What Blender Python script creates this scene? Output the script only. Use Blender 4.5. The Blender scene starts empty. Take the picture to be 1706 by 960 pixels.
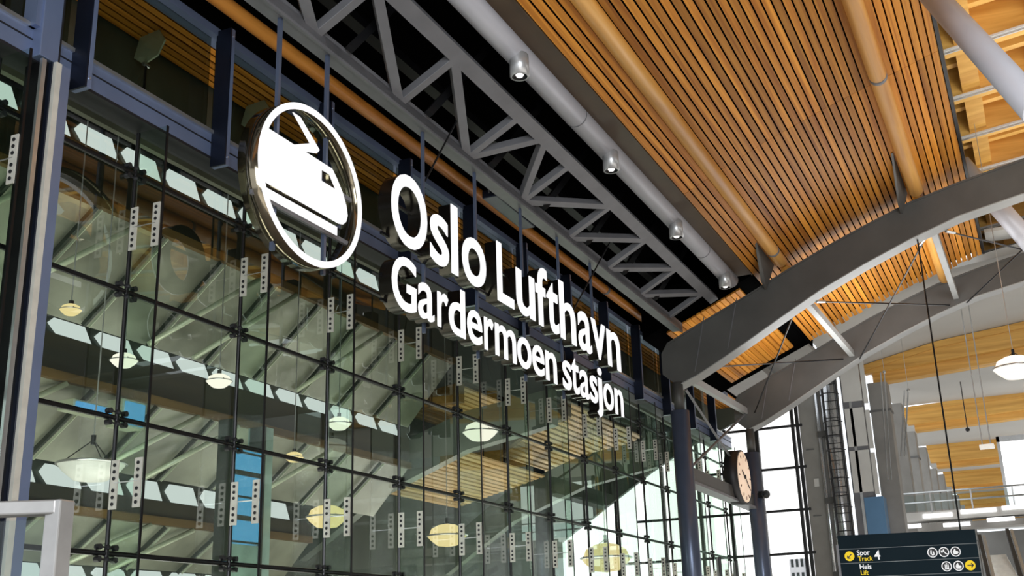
import bpy, bmesh, math, random
from mathutils import Vector, Matrix, Euler
random.seed(4)
SC = bpy.context.scene
COL = SC.collection
ZO = 1.6                      # eye height; all heights below are given relative to the eye and lifted by this
# ------------------------------------------------------------------ camera
FPX, YAW, PIT, ROL = 1895.9, math.radians(24.34), math.radians(17.722), math.radians(-1.807)
fw = Vector((math.cos(PIT)*math.cos(YAW), math.cos(PIT)*math.sin(YAW), math.sin(PIT)))
rt = fw.cross(Vector((0, 0, 1))).normalized(); up = rt.cross(fw)
R2 = rt*math.cos(ROL)+up*math.sin(ROL); U2 = -rt*math.sin(ROL)+up*math.cos(ROL)
cd = bpy.data.cameras.new('camera'); cam = bpy.data.objects.new('camera', cd); COL.objects.link(cam)
cd.sensor_width = 36; cd.lens = FPX/1706*36; cd.clip_end = 400; cd.clip_start = 0.05
M = Matrix((R2, U2, -fw)).transposed().to_4x4(); M.translation = Vector((0, 0, ZO)); cam.matrix_world = M
SC.camera = cam
# ------------------------------------------------------------------ exposure, sky, lights
SC.view_settings.view_transform = 'Standard'; SC.view_settings.look = 'None'
SC.view_settings.exposure = 0.0; SC.view_settings.gamma = 1; SC.view_settings.use_curve_mapping = False
w = bpy.data.worlds.new('world'); SC.world = w; w.use_nodes = True
wb = w.node_tree.nodes['Background']; wb.inputs[0].default_value = (0.90, 0.95, 1.0, 1); wb.inputs[1].default_value = 1.5


def area(name, loc, aim, sx, sy, power, colr=(1, 1, 1)):
    l = bpy.data.lights.new(name, 'AREA'); l.shape = 'RECTANGLE'; l.size = sx; l.size_y = sy; l.energy = power; l.color = colr
    o = bpy.data.objects.new(name, l); COL.objects.link(o); o.location = (loc[0], loc[1], loc[2]+ZO)
    d = Vector(aim)-Vector(loc); o.rotation_euler = d.to_track_quat('-Z', 'Y').to_euler(); return o


area('hall_fill_low', (10, -2, -1.4), (11, 1, 9), 26, 12, 1500, (1, .95, .88))  # added fill at floor level, stands in for floor bounce
area('hall_fill_far', (33, 2, -1.2), (33, 3, 9), 14, 8, 500, (1, .95, .9))  # unseen area fill added low down under the two arches
area('hall_fill_end', (62, -4, -1.2), (62, -3, 9), 34, 14, 2400, (1, .98, .95))  # added fill that lifts the far ceiling and beams
area('rear_fill', (-4, -6, 4.5), (14, 9, 6.5), 9, 7, 2600, (.90, .95, 1))  # cool fill added behind the camera
area('gap_fill', (32, 3.6, 7.0), (32, 4.2, 10), 5, 5, 330, (.96, .98, 1))  # area fill added to brighten the slats between the arches
area('station_fill', (11, 11.8, -1.2), (11, 14.5, 6), 11, 2.2, 420, (1, .97, .88))  # added fill behind the glass, brightens the stepped tiers
area('station_fill_mid', (21, 12.2, -1.2), (21, 15, 5), 8, 2.2, 170, (1, .97, .88))  # weaker added fill for the tiers farther along
area('station_fill_far', (33, 13.5, -1.2), (32, 14, 6), 12, 3.5, 620, (1, .95, .85))  # added fill that lights the pale slat fields from below
area('lattice_fill', (26, -5, 8.2), (26, -4.5, 13), 18, 6, 1000, (1, .97, .92))  # unseen fill added below the lattice beams, not a fitting
# ------------------------------------------------------------------ materials


def newmat(name):
    m = bpy.data.materials.new(name); m.use_nodes = True
    return m, m.node_tree.nodes, m.node_tree.links


def plain(name, col, rough=.5, metal=0., noise=.12, scale=3., emis=None, es=0., spec=.5, bump=0.):
    m, n, l = newmat(name); b = n['Principled BSDF']
    b.inputs['Roughness'].default_value = rough; b.inputs['Metallic'].default_value = metal
    b.inputs['Specular IOR Level'].default_value = spec
    tc = n.new('ShaderNodeTexCoord'); nz = n.new('ShaderNodeTexNoise'); nz.inputs['Scale'].default_value = scale; nz.inputs['Detail'].default_value = 5
    cr = n.new('ShaderNodeValToRGB'); l.new(tc.outputs['Object'], nz.inputs['Vector']); l.new(nz.outputs['Fac'], cr.inputs['Fac'])
    e = cr.color_ramp.elements; e[0].position = .3; e[1].position = .7
    e[0].color = tuple(c*(1-noise) for c in col)+(1,); e[1].color = tuple(min(1, c*(1+noise)) for c in col)+(1,)
    l.new(cr.outputs[0], b.inputs['Base Color'])
    if emis: b.inputs['Emission Color'].default_value = (*emis, 1); b.inputs['Emission Strength'].default_value = es
    if bump:
        bp = n.new('ShaderNodeBump'); bp.inputs['Strength'].default_value = bump; bp.inputs['Distance'].default_value = .01
        l.new(nz.outputs['Fac'], bp.inputs['Height']); l.new(bp.outputs[0], b.inputs['Normal'])
    return m


def wood(name, c1, c2, rough=.35, stretch=(.25, 6, 6), scale=1.6, spec=.5, plank=0.):
    m, n, l = newmat(name); b = n['Principled BSDF']; b.inputs['Roughness'].default_value = rough; b.inputs['Specular IOR Level'].default_value = spec
    tc = n.new('ShaderNodeTexCoord'); mp = n.new('ShaderNodeMapping'); mp.inputs['Scale'].default_value = stretch
    nz = n.new('ShaderNodeTexNoise'); nz.inputs['Scale'].default_value = scale; nz.inputs['Detail'].default_value = 8; nz.inputs['Distortion'].default_value = .6
    cr = n.new('ShaderNodeValToRGB'); e = cr.color_ramp.elements; e[0].position = .32; e[1].position = .68; e[0].color = (*c1, 1); e[1].color = (*c2, 1)
    l.new(tc.outputs['Object'], mp.inputs[0]); l.new(mp.outputs[0], nz.inputs['Vector']); l.new(nz.outputs['Fac'], cr.inputs['Fac'])
    out = cr.outputs[0]
    if plank:
        g = n.new('ShaderNodeNewGeometry'); hs = n.new('ShaderNodeHueSaturation'); mr = n.new('ShaderNodeMapRange')
        mr.inputs['To Min'].default_value = 1-plank; mr.inputs['To Max'].default_value = 1+plank
        l.new(g.outputs['Random Per Island'], mr.inputs['Value']); l.new(mr.outputs[0], hs.inputs['Value']); l.new(out, hs.inputs['Color']); out = hs.outputs[0]
    l.new(out, b.inputs['Base Color']); return m


def glass(name, tint, refl_ior=1.5, boost=1.0):
    m, n, l = newmat(name); n.remove(n['Principled BSDF']); o = n['Material Output']
    t = n.new('ShaderNodeBsdfTransparent'); t.inputs[0].default_value = (*tint, 1)
    g = n.new('ShaderNodeBsdfGlossy'); g.inputs['Roughness'].default_value = 0.0; g.inputs['Color'].default_value = (.95, 1, .97, 1)
    fr = n.new('ShaderNodeFresnel'); fr.inputs['IOR'].default_value = refl_ior
    mu = n.new('ShaderNodeMath'); mu.operation = 'MULTIPLY'; mu.inputs[1].default_value = boost; mu.use_clamp = True
    mx = n.new('ShaderNodeMixShader'); ge = n.new('ShaderNodeNewGeometry'); iv = n.new('ShaderNodeMath'); iv.operation = 'SUBTRACT'; iv.inputs[0].default_value = 1; l.new(ge.outputs['Backfacing'], iv.inputs[1])
    m3 = n.new('ShaderNodeMath'); m3.operation = 'MULTIPLY'
    l.new(fr.outputs[0], mu.inputs[0]); l.new(mu.outputs[0], m3.inputs[0]); l.new(iv.outputs[0], m3.inputs[1]); l.new(m3.outputs[0], mx.inputs[0])
    l.new(t.outputs[0], mx.inputs[1]); l.new(g.outputs[0], mx.inputs[2]); l.new(mx.outputs[0], o.inputs[0]); return m


def emit(name, col, s):
    m, n, l = newmat(name); n.remove(n['Principled BSDF']); e = n.new('ShaderNodeEmission'); e.inputs[0].default_value = (*col, 1); e.inputs[1].default_value = s
    l.new(e.outputs[0], n['Material Output'].inputs[0]); return m


MT = dict(
    steel=plain('grey_painted_steel', (.155, .155, .165), .45, .25, .10, 2.5, bump=.05),
    arch=plain('dark_grey_painted_steel', (.075, .073, .068), .5, .1, .14, 1.2, bump=.05),
    archlight=plain('arch_underside_paint', (.26, .26, .25), .5, 0, .08, 1.2),
    duct=plain('pale_grey_duct_paint', (.46, .46, .50), .4, .1, .06, 1.0),
    alu=plain('blue_grey_anodised_aluminium', (.19, .24, .38), .30, .5, .10, 1.4),
    aludark=plain('dark_anodised_aluminium', (.012, .016, .03), .3, .5, .2, 2.),
    black=plain('black_steel', (.006, .006, .007), .35, .3, .2, 4.),
    void=plain('black_backing_sheet', (.002, .002, .002), .95, 0, .1, 1., spec=0),
    silver=plain('brushed_stainless', (.55, .56, .56), .28, .85, .08, 7.),
    plate=plain('splice_plate_steel', (.62, .60, .53), .4, .3, .08, 7.),
    chrome=plain('polished_steel', (.60, .61, .62), .22, .75, .05, 5.),
    mirror=plain('polished_bronze_return', (.20, .17, .12), .10, .95, .25, 3.),
    ret=plain('dark_bronze_return', (.035, .03, .024), .22, .8, .25, 3.),
    slat=wood('varnished_wood_slats', (.30, .10, .010), (.56, .235, .030), .45, (.18, 9, 9), 1.3, .12, .34),
    purlin=wood('round_glulam_wood', (.52, .22, .035), (.78, .40, .085), .38, (.3, 5, 5), 1.1),
    tube=wood('orange_wood_tube', (.50, .17, .025), (.72, .29, .05), .3, (.3, 5, 5), 1.4),
    glulam=wood('yellow_glulam', (.56, .28, .05), (.80, .46, .11), .5, (5, .25, 5), 1.2),
    lattice=wood('lattice_glulam', (.62, .30, .05), (.88, .52, .13), .5, (2, .3, 3), 1.2),
    latticedk=wood('orange_roof_deck', (.42, .16, .02), (.62, .28, .05), .5, (2, .3, 3), 1.2),
    brown=plain('brown_fascia', (.055, .030, .010), .5, 0, .15, 2.),
    slatlit=wood('reflected_lit_slats', (.42, .25, .09), (.72, .52, .28), .45, (.18, 9, 9), 1.3, .4, .25),  # paler slats, the lit look of their reflection put into the colour
    greensteel=plain('green_grey_steel', (.13, .16, .13), .4, .1, .2, 1.),
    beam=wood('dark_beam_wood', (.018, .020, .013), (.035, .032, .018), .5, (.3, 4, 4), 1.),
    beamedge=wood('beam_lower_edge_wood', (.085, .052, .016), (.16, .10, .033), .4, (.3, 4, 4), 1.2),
    panel=plain('grey_green_sloping_glazing', (.25, .26, .20), .35, .0, .6, .55),
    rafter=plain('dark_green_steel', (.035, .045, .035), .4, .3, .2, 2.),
    tubepale=plain('pale_green_tube', (.50, .55, .40), .35, .2, .1, 2.),
    lit=emit('daylit_glazing', (.80, .88, .86), .85),
    panelwhite=plain('white_panel', (.62, .61, .58), .5, 0, .08, 1.),
    ceil=plain('white_plaster_ceiling', (.50, .49, .46), .8, 0, .04, .5),
    floor=plain('pale_stone_floor', (.36, .35, .33), .35, 0, .1, .6),
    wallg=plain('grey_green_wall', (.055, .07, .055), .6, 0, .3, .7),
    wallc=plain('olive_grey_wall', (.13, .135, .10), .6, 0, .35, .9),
    wall=plain('warm_grey_wall', (.30, .29, .27), .7, 0, .1, .6),
    pier=plain('grey_concrete_pier', (.27, .26, .24), .6, 0, .12, 1.4),
    pierdk=plain('dark_grey_pier', (.13, .13, .125), .6, 0, .12, 1.4),
    blue=plain('blue_painted_panel', (.10, .22, .38), .35, .2, .1, 1.),
    letter=emit('lit_white_acrylic', (1, .99, 1), 1.05),
    glass=glass('facade_glass', (.93, .965, .935), 1.65, 1.3),
    glass2=glass('clerestory_glass', (.56, .60, .56), 1.45, 1.0),
    fin=glass('glass_fin', (.88, .95, .90), 1.3, .8),
    clear=glass('clear_glass', (.9, .95, .95), 1.45, 1.),
    dish=plain('pale_dish_shade', (.55, .56, .52), .4, 0, .08, 2., emis=(.9, 1, .9), es=.12),
    lampglow=emit('warm_lamp_glow', (1, .80, .38), 1.0),
    lampwhite=emit('white_lamp_glow', (1, .93, .80), 1.25),
    lampglass=plain('opal_shade', (.85, .85, .80), .3, 0, .03, 2., emis=(1, .97, .9), es=.35),
    spot=plain('spot_silver', (.50, .50, .50), .32, .6, .06, 8.),
    spotlit=emit('spot_lens', (1, .97, .92), 1.4),
    signbd=plain('dark_teal_sign_face', (.013, .026, .036), .8, 0, .1, 1., spec=.08),
    signline=plain('sign_joint_line', (.12, .15, .16), .4, 0, .05, 2.),
    yellow=emit('sign_yellow', (.95, .68, .04), .95), white=emit('sign_white', (.95, .95, .95), .95),
    ink=plain('sign_black', (.01, .01, .012), .5), clock=plain('clock_face', (.86, .66, .50), .4, 0, .22, 1.5, emis=(1, .74, .54), es=.42),
    rail=plain('worn_steel_rail', (.34, .33, .32), .3, .7, .15, 6.),
    skyrefl=emit('blue_sky_reflection', (.12, .42, .78), .85), teal=plain('pale_teal_glass', (.30, .42, .38), .25, 0, .4, 1.2),  # blue glow stands in for sky reflected in the facade
    daywin=emit('bright_daylight_glazing', (1, 1, 1), 1.9),
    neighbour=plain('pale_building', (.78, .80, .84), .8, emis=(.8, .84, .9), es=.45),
)
# ------------------------------------------------------------------ mesh helpers


class MB:
    def __init__(s): s.bm = bmesh.new()

    def box(s, a, b):
        a = Vector(a); b = Vector(b); c = (a+b)/2; d = b-a
        r = bmesh.ops.create_cube(s.bm, size=1)
        for v in r['verts']: v.co = Vector((c.x+v.co.x*d.x, c.y+v.co.y*d.y, c.z+v.co.z*d.z))
        return s

    def bar(s, p, q, wd, ht, ref=(0, 0, 1)):
        p = Vector(p); q = Vector(q); d = (q-p); L = d.length; d.normalize(); r = Vector(ref)
        if abs(d.dot(r)) > .98: r = Vector((1, 0, 0))
        x = d.cross(r).normalized(); y = x.cross(d)
        g = bmesh.ops.create_cube(s.bm, size=1)
        for v in g['verts']:
            c = v.co.copy(); v.co = (p+q)/2+x*c.x*wd+y*c.y*ht+d*c.z*L
        return s

    def cyl(s, p, q, r1, r2=None, n=16, caps=True):
        p = Vector(p); q = Vector(q); r2 = r1 if r2 is None else r2; d = (q-p); L = d.length
        rot = d.to_track_quat('Z', 'Y').to_matrix()
        g = bmesh.ops.create_cone(s.bm, cap_ends=caps, segments=n, radius1=r1, radius2=r2, depth=L)
        for v in g['verts']: v.co = rot @ v.co+(p+q)/2
        return s

    def ball(s, c, r, sz=1, n=12):
        g = bmesh.ops.create_uvsphere(s.bm, u_segments=n, v_segments=n//2+2, radius=r)
        for v in g['verts']: v.co = Vector((v.co.x, v.co.y, v.co.z*sz))+Vector(c)
        return s

    def lathe(s, c, prof, n=28):
        c = Vector(c); rings = []
        for r, z in prof: rings.append([s.bm.verts.new(c+Vector((r*math.cos(2*math.pi*i/n), r*math.sin(2*math.pi*i/n), z))) for i in range(n)])
        for a, b in zip(rings, rings[1:]):
            for i in range(n): s.bm.faces.new((a[i], a[(i+1) % n], b[(i+1) % n], b[i]))
        return s

    def prism(s, pts, d):
        """closed polygon pts (3-D) extruded by vector d"""
        d = Vector(d); a = [s.bm.verts.new(Vector(p)) for p in pts]; b = [s.bm.verts.new(Vector(p)+d) for p in pts]; n = len(a)
        s.bm.faces.new(a); s.bm.faces.new(b[::-1])
        for i in range(n): s.bm.faces.new((a[i], b[i], b[(i+1) % n], a[(i+1) % n]))
        return s

    def build(s, name, mat, parent=None, label=None, smooth=False, bevel=0.):
        bmesh.ops.recalc_face_normals(s.bm, faces=s.bm.faces)
        if smooth:
            for f in s.bm.faces: f.smooth = len(f.verts) == 4
        o0 = Vector((0, 0, 0)) if parent is None else WL[parent.name]
        vs = [v.co for v in s.bm.verts]
        if parent is None:
            mn = Vector([min(v[i] for v in vs) for i in range(3)]); mx = Vector([max(v[i] for v in vs) for i in range(3)])
            o0 = Vector(((mn.x+mx.x)/2, (mn.y+mx.y)/2, mn.z+ZO))
        for v in s.bm.verts: v.co = v.co+Vector((0, 0, ZO))-o0
        me = bpy.data.meshes.new(name); s.bm.to_mesh(me); s.bm.free(); me.materials.append(MT[mat] if isinstance(mat, str) else mat)
        ob = bpy.data.objects.new(name, me); COL.objects.link(ob); WL[ob.name] = o0
        if parent is not None: ob.parent = parent
        else: ob.location = o0
        if label: ob['label'] = label
        if bevel:
            bv = ob.modifiers.new('bevel', 'BEVEL'); bv.width = bevel; bv.segments = 2; bv.limit_method = 'ANGLE'
        return ob


WL = {}     # world origin of every object


def tag(o, label, cat, group=None):
    o['label'] = label; o['category'] = cat
    if group: o['group'] = group
    return o


def struct(o, label=None):
    o['kind'] = 'structure'
    if label: o['label'] = label
    return o


def thing(name, loc, label, cat, group=None):
    o = bpy.data.objects.new(name, None); COL.objects.link(o); o.empty_display_size = .1
    o.location = (loc[0], loc[1], loc[2]+ZO); WL[o.name] = Vector(o.location); return tag(o, label, cat, group)


def copy_tree(o, shift, label=None):
    c = o.copy(); COL.objects.link(c); c.location = Vector(o.location)+Vector(shift); WL[c.name] = WL[o.name]+Vector(shift)
    if label: c['label'] = label

    def rec(src, dst):
        for ch in src.children:
            k = ch.copy(); COL.objects.link(k); k.parent = dst; WL[k.name] = WL[ch.name]+Vector(shift); rec(ch, k)
    rec(o, c); return c


ORD = ['first', 'second', 'third', 'fourth', 'fifth', 'sixth', 'seventh', 'eighth', 'ninth', 'tenth', 'eleventh', 'twelfth', 'thirteenth', 'fourteenth', 'fifteenth', 'sixteenth', 'seventeenth', 'eighteenth']


def ray(px, py): return fw+R2*((px-853)/FPX)-U2*((py-480)/FPX)
def hit(px, py, ax, v): d = ray(px, py); return d*(v/d[ax])


# ================================================================== BUILDING SHELL
F0 = -1.6
struct(MB().box((-8, -26, F0-.2), (110, 22, F0)).build('floor', 'floor'), 'pale stone concourse floor')
# roof over the concourse beside the slatted vault (grey deck above the lattice)
struct(MB().box((-8, -26, 16.2), (48, .2, 16.4)).build('ceiling_upper', 'ceil'), 'pale roof deck above the timber lattice')
struct(MB().box((-8, -26.2, F0), (110, -26, 16.4)).build('wall_right', 'wall'), 'grey wall far across the concourse')
struct(MB().box((-8.2, -26, 7), (-8, 10, 16.4)).build('wall_near', 'wall'), 'grey wall behind the viewer')
struct(MB().box((-8, .6, 11.3), (48, .7, 16.3)).build('wall_above_vault', 'wallc'), 'olive grey wall standing above the right edge of the vault')
# black sheet, its colour stands in for the dark void over the truss
struct(MB().prism([(-4, 10.6, 9.0), (-4, 9.9, 9.35), (-4, 6.3, 10.9), (-4, 5.95, 9.1), (-4, 5.9, 9.1), (-4, 5.85, 11.4), (-4, 10.7, 9.4)], (40.5, 0, 0)).build('ceiling_void', 'void'), 'black sheet standing in for the dark roof void above the truss')

struct(MB().box((36.4, 6.35, 9.6), (43.3, 8.6, 9.8)).build('ceiling_link', 'wall'), 'dull ceiling strip between far arch and the tall pier')
# ---- slatted vault
PROF = [(5.78, 8.98), (5.05, 9.32), (4.0, 9.78), (2.8, 10.22), (1.6, 10.6), (.45, 10.96)]


def prof_at(t):   # t = distance along profile
    for (a, b) in zip(PROF, PROF[1:]):
        L = math.dist(a, b)
        if t <= L or b == PROF[-1]:
            k = t/L; return (a[0]+(b[0]-a[0])*k, a[1]+(b[1]-a[1])*k), ((b[0]-a[0])/L, (b[1]-a[1])/L)
        t -= L


TOT = sum(math.dist(a, b) for a, b in zip(PROF, PROF[1:]))
sl = MB(); NS = 37; pitch = TOT/NS
for i in range(NS):
    (y, z), (dy, dz) = prof_at((i+.5)*pitch); hw = pitch*.40
    off = .015*random.random()
    ny, nz = -dz*-1, dy*-1   # upward normal
    if nz < 0: ny, nz = -ny, -nz
    for x0, x1 in ((-3, 9.2), (9.215, 21.6), (21.615, 35.25+.25*random.random())):
        p = [(x0, y-dy*hw, z-dz*hw), (x0, y+dy*hw, z+dz*hw)]
        th = .05
        sl.prism([p[0], p[1], (x0, p[1][1]+ny*th, p[1][2]+nz*th), (x0, p[0][1]+ny*th, p[0][2]+nz*th)], (x1-x0, 0, 0))
cs = sl.build('ceiling', 'slat'); struct(cs, 'vault of narrow varnished orange-brown wood slats with dark gaps')
bk = MB().prism([(-3, y, z+.12) for y, z in PROF]+[(-3, y, z+.25) for y, z in PROF[::-1]], (38.2, 0, 0)).build('slat_backing', 'void', cs)
sl = MB()
for i in range(15):
    y = 6.35+i*.14; z = 8.92-(y-6.35)*.44
    sl.prism([(28.6, y, z), (28.6, y+.112, z-.05), (28.6, y+.112, z), (28.6, y, z+.05)], (6.9, 0, 0))
cs3 = struct(sl.build('ceiling_patch', 'slat'), 'patch of wood slats between the two arches beside the facade')
MB().prism([(28.6, 5.9, 9.3), (28.6, 9.1, 7.95), (28.6, 9.1, 9.2), (28.6, 5.9, 9.6)], (8.0, 0, 0)).build('slat_backing', 'void', cs3)
struct(MB().box((36.4, 8.05, 9.02), (44.0, 20, 9.3)).build('ceiling_end', 'wall'), 'dull roof strip between far arch and end window')
struct(MB().box((-3, .38, 10.93), (35.3, .45, 11.25)).build('trim_1', 'black'), 'dark edge trim of the slatted vault')
struct(MB().box((-3, 5.78, 9.0), (27.7, 6.2, 9.06)).box((-3, 5.78, 8.97), (27.7, 5.81, 9.06)).build('trim_2', 'brown'), 'brown fascia strip beside the slats')


def xcyl(name, y, z, r, x0, x1, mat, label, cat, parts=()):
    t = thing(name, (x0, y, z), label, cat)
    MB().cyl((x0, y, z), (x1, y, z), r, n=28).build('shaft', mat, t, smooth=True)
    for px in parts: MB().cyl((px, y, z), (px+.12, y, z), r*1.03, n=28).build('joint_band', 'steel', t, 'dark grey joint band', smooth=True)
    return t


_p1 = xcyl('wood_purlin', 5.02, 9.18, .155, -3, 27.6, 'purlin', 'round golden wood purlin under the slats, nearer to the truss', 'beam', (26.6,))
_p2 = xcyl('wood_purlin', 1.60, 10.42, .17, -3, 27.6, 'purlin', 'round golden wood purlin near the right edge of the slatted vault', 'beam', (21.0,))
MB().prism([(26.0, 5.25, 9.22), (27.9, 5.25, 9.22), (27.9, 5.5, 8.6), (27.5, 5.5, 8.7)], (0, .05, 0)).build('gusset', 'arch', _p1, 'dark grey gusset plate')
MB().prism([(25.2, 1.82, 10.5), (27.9, 1.82, 10.5), (27.9, 2.0, 10.0), (27.5, 2.0, 10.1)], (0, .05, 0)).build('gusset', 'arch', _p2, 'dark grey gusset plate')
for i, (x0, x1, yy) in enumerate(((28.4, 35.2, 5.02),)):
    xcyl('wood_purlin', 5.02, 9.1, .155, 28.3, 35.2, 'purlin', 'short round wood purlin between the two dark arches, left side', 'beam')
    xcyl('wood_purlin', 1.6, 10.35, .17, 28.3, 35.2, 'purlin', 'short round wood purlin between the two dark arches, right side', 'beam')
xcyl('wood_tube', 9.3, 8.77, .115, -3, 30.2, 'tube', 'long orange wooden tube running above the glass facade behind the sign', 'tube', (26.3,))

# ---- service duct with spotlights
t = thing('ceiling_duct', (0, 6.35, 8.92), 'long pale grey round duct between truss and wood slats', 'duct')
MB().cyl((-3, 6.36, 8.92), (27.7, 6.36, 8.92), .20, n=32).build('duct_shell', 'duct', t, smooth=True)
for i in range(3): MB().cyl((9.0+8*i, 6.36, 8.92), (9.03+8*i, 6.36, 8.92), .205, n=32).build('duct_joint', 'steel', t, smooth=True)
lab = ['silver cylinder downlight on the duct, nearest and highest of four', 'silver cylinder downlight on the duct, second from the top of the photo', 'silver cylinder downlight on the duct, third from the top of the photo', 'silver cylinder downlight on the duct, lowest one near the arch']
sp = thing('downlight', (14.42, 6.28, 8.52), lab[0], 'spotlight', 'cylinder downlights under the duct')
c = Vector((14.42, 6.28, 8.44))
MB().lathe(c, [(.12, 0), (.15, 0), (.15, .36), (.135, .38), (0.0, .38)]).build('housing', 'spot', sp, smooth=True)
MB().lathe(c, [(.12, 0), (.10, .03), (.065, .04), (.06, .035)]).build('reflector', 'black', sp, 'black inner ring', smooth=True)
MB().lathe(c, [(.065, .03), (.05, .005), (0.0, 0)]).build('lens', 'spotlit', sp, 'glowing lens', smooth=True)
for k in range(1, 4): copy_tree(sp, (4.10*k, 0, 0), lab[k])

# ================================================================== ROOF TRUSS
tr = thing('roof_truss', (0, 8, 8), 'grey steel lattice truss running over the glass facade toward the arch', 'truss')
MB().box((-3, 7.86, 7.92), (28.2, 8.13, 8.06)).box((-3, 7.86, 7.88), (28.2, 7.90, 8.12)).build('lower_chord', 'steel', tr, 'long chord above the sign')
MB().bar((-3, 6.93, 8.58), (28, 6.93, 8.58), .24, .14, (0, .42, .9)).build('upper_chord', 'steel', tr, 'long chord beside the duct')
A = lambda j: Vector((11.32+2.262*j, 7.95, 8.04)); B = lambda i: Vector((11.32+2.262*i, 6.99, 8.55))
mem = []
for j in range(-5, 3): mem += [(A(j), B(j)), (A(j), B(j-1))]
mem += [(A(2), B(2.42)), (A(3), B(2.5))]
for j in range(3, 8): mem += [(A(j), B(j))] + ([(A(j), B(j+1))] if j < 7 else [])
for a, b in mem: MB().bar(a, b, .15, .13, (0, .42, .9)).build('web_member', 'steel', tr, bevel=.008)
# upper layer of the same truss, shade of the void put into its black
t2 = thing('roof_truss', (0, 8.4, 9), 'second truss layer coloured black for the shade of the roof void above the grey truss', 'truss')
MB().box((-3, 8.3, 9.2), (27.6, 8.5, 9.35)).build('upper_chord', 'black', t2)
for j in range(-5, 7):
    a = A(j)+Vector((.6, -.2, 0.02)); MB().bar(a, (a.x+1.2, 7.0, 9.9), .12, .12).build('web_member', 'black', t2)

# ================================================================== ARCHES AND COLUMNS
TOP = [(8.42, 7.30), (8.25, 7.56), (7.6, 7.86), (6.85, 8.19), (5.95, 8.58), (4.9, 9.07), (3.9, 9.5), (2.94, 9.87), (1.8, 10.28), (.57, 10.58), (-.9, 10.87), (-2.5, 11.15), (-4.5, 11.2)]
BOT = [(8.42, 6.75), (8.05, 6.42), (7.5, 6.63), (6.9, 6.93), (6.1, 7.36), (5.27, 7.82), (4.2, 8.39), (3.08, 8.88), (1.9, 9.34), (.73, 9.72), (-.73, 10.0), (-2.5, 10.15), (-4.5, 10.2)]


def arch(x, dx, dy, dz, label, rods):
    t = thing('arch_beam', (x, 8, 6.3), label, 'arch')
    top = [(y+dy, z+dz) for y, z in TOP]; bot = [(y+dy, z+dz) for y, z in BOT]
    MB().prism([(x-dx, y, z) for y, z in top]+[(x-dx, y, z) for y, z in bot[::-1]], (2*dx, 0, 0)).build('box_girder', 'arch', t)
    fl = MB()
    for (a, b) in zip(bot[1:], bot[2:]):
        d = Vector((0, b[0]-a[0], b[1]-a[1])).normalized(); n = Vector((0, d.z, -d.y)); n = n if n.z < 0 else -n
        P = [Vector((x-dx-.02, *a)), Vector((x-dx-.02, *b)), Vector((x-dx-.02, *b))+n*.025, Vector((x-dx-.02, *a))+n*.025]
        fl.prism(P, (2*dx+.04, 0, 0))
    fl.build('bottom_flange', 'archlight', t, 'lighter grey underside plate')
    fl = MB()
    for (a, b) in zip(top[1:], top[2:]):
        P = [Vector((x-dx-.03, *a)), Vector((x-dx-.03, *b)), Vector((x-dx-.03, b[0], b[1]-.05)), Vector((x-dx-.03, a[0], a[1]-.05))]
        fl.prism(P, (2*dx+.06, 0, 0))
    fl.build('top_flange', 'arch', t)
    for k, (y, zt, zb) in enumerate(((7.2, 8.12, 6.72), (6.3, 8.5, 7.2))):
        MB().bar((x-dx-.012, y+dy, zt+dz), (x-dx-.012, y+dy+.35, zb+dz), .02, .02).build('weld_seam', 'steel', t)
    return t


arch(28.2, .25, 0, 0, 'nearer dark grey curved arch beam rising from the front column to the right', 1)
arch(35.9, .25, .05, .06, 'farther dark grey arch beam rising behind the first one', 1)


def column(x, y, r, label):
    t = thing('column', (x, y, F0), label, 'column')
    MB().cyl((x, y, F0), (x, y, 5.75), r, n=36).build('shaft', 'steelblue', t, smooth=True)
    MB().cyl((x, y, 5.75), (x, y, 6.5), r*.55, n=24).build('neck', 'arch', t, 'slimmer neck under the arch', smooth=True)
    MB().cyl((x, y, F0), (x, y, F0+.12), r*1.3, n=36).build('base_ring', 'arch', t, smooth=True)
    return t


MT['steelblue'] = plain('blue_grey_steel_column', (.10, .125, .19), .28, .4, .1, 2.)
column(28, 8.05, .24, 'round blue-grey steel column carrying the nearer arch')
column(35.75, 8.05, .24, 'round blue-grey steel column behind the clock carrying the farther arch')
# purlins between arches
for (y, z, lb) in ((4.62, 8.62, 'pale grey short strut between the two arches, left one'), (1.38, 9.98, 'pale grey short strut between the two arches, right one'), (8.1, 7.2, 'blue-grey beam joining the arch ends above the columns')):
    o = MB().bar((28.47, y, z-.35), (35.62, y, z-.12), .16, .2).build('strut', 'archlight', None, bevel=.01); tag(o, lb, 'strut', None)
k = 0
for (y0, z0, y1, z1, nm) in ((7.8, 7.4, 4.9, 8.7, 'left of the left strut'), (4.4, 8.7, 1.6, 9.95, 'between the two struts'), (1.1, 10.0, -2.2, 10.6, 'right of the right strut')):
    for fl in (0, 1):
        a, b = ((y0, z0), (y1, z1)) if not fl else ((y1, z1), (y0, z0))
        t = thing('brace_rod', (28.2, a[0], a[1]), 'thin black brace rod between the arches %s, %s' % (nm, ('rising to the right', 'falling to the right')[fl]), 'rod')
        MB().cyl((28.47, a[0], a[1]-.45-.05*fl), (35.62, b[0], b[1]-.35-.05*fl), .022, n=8).build('rod', 'black', t)
        MB().cyl((28.47, a[0], a[1]-.45-.05*fl), (28.8, a[0]+(b[0]-a[0])*.055, a[1]-.45+(b[1]-a[1])*.055), .04, n=8).build('turnbuckle', 'silver', t)
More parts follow.
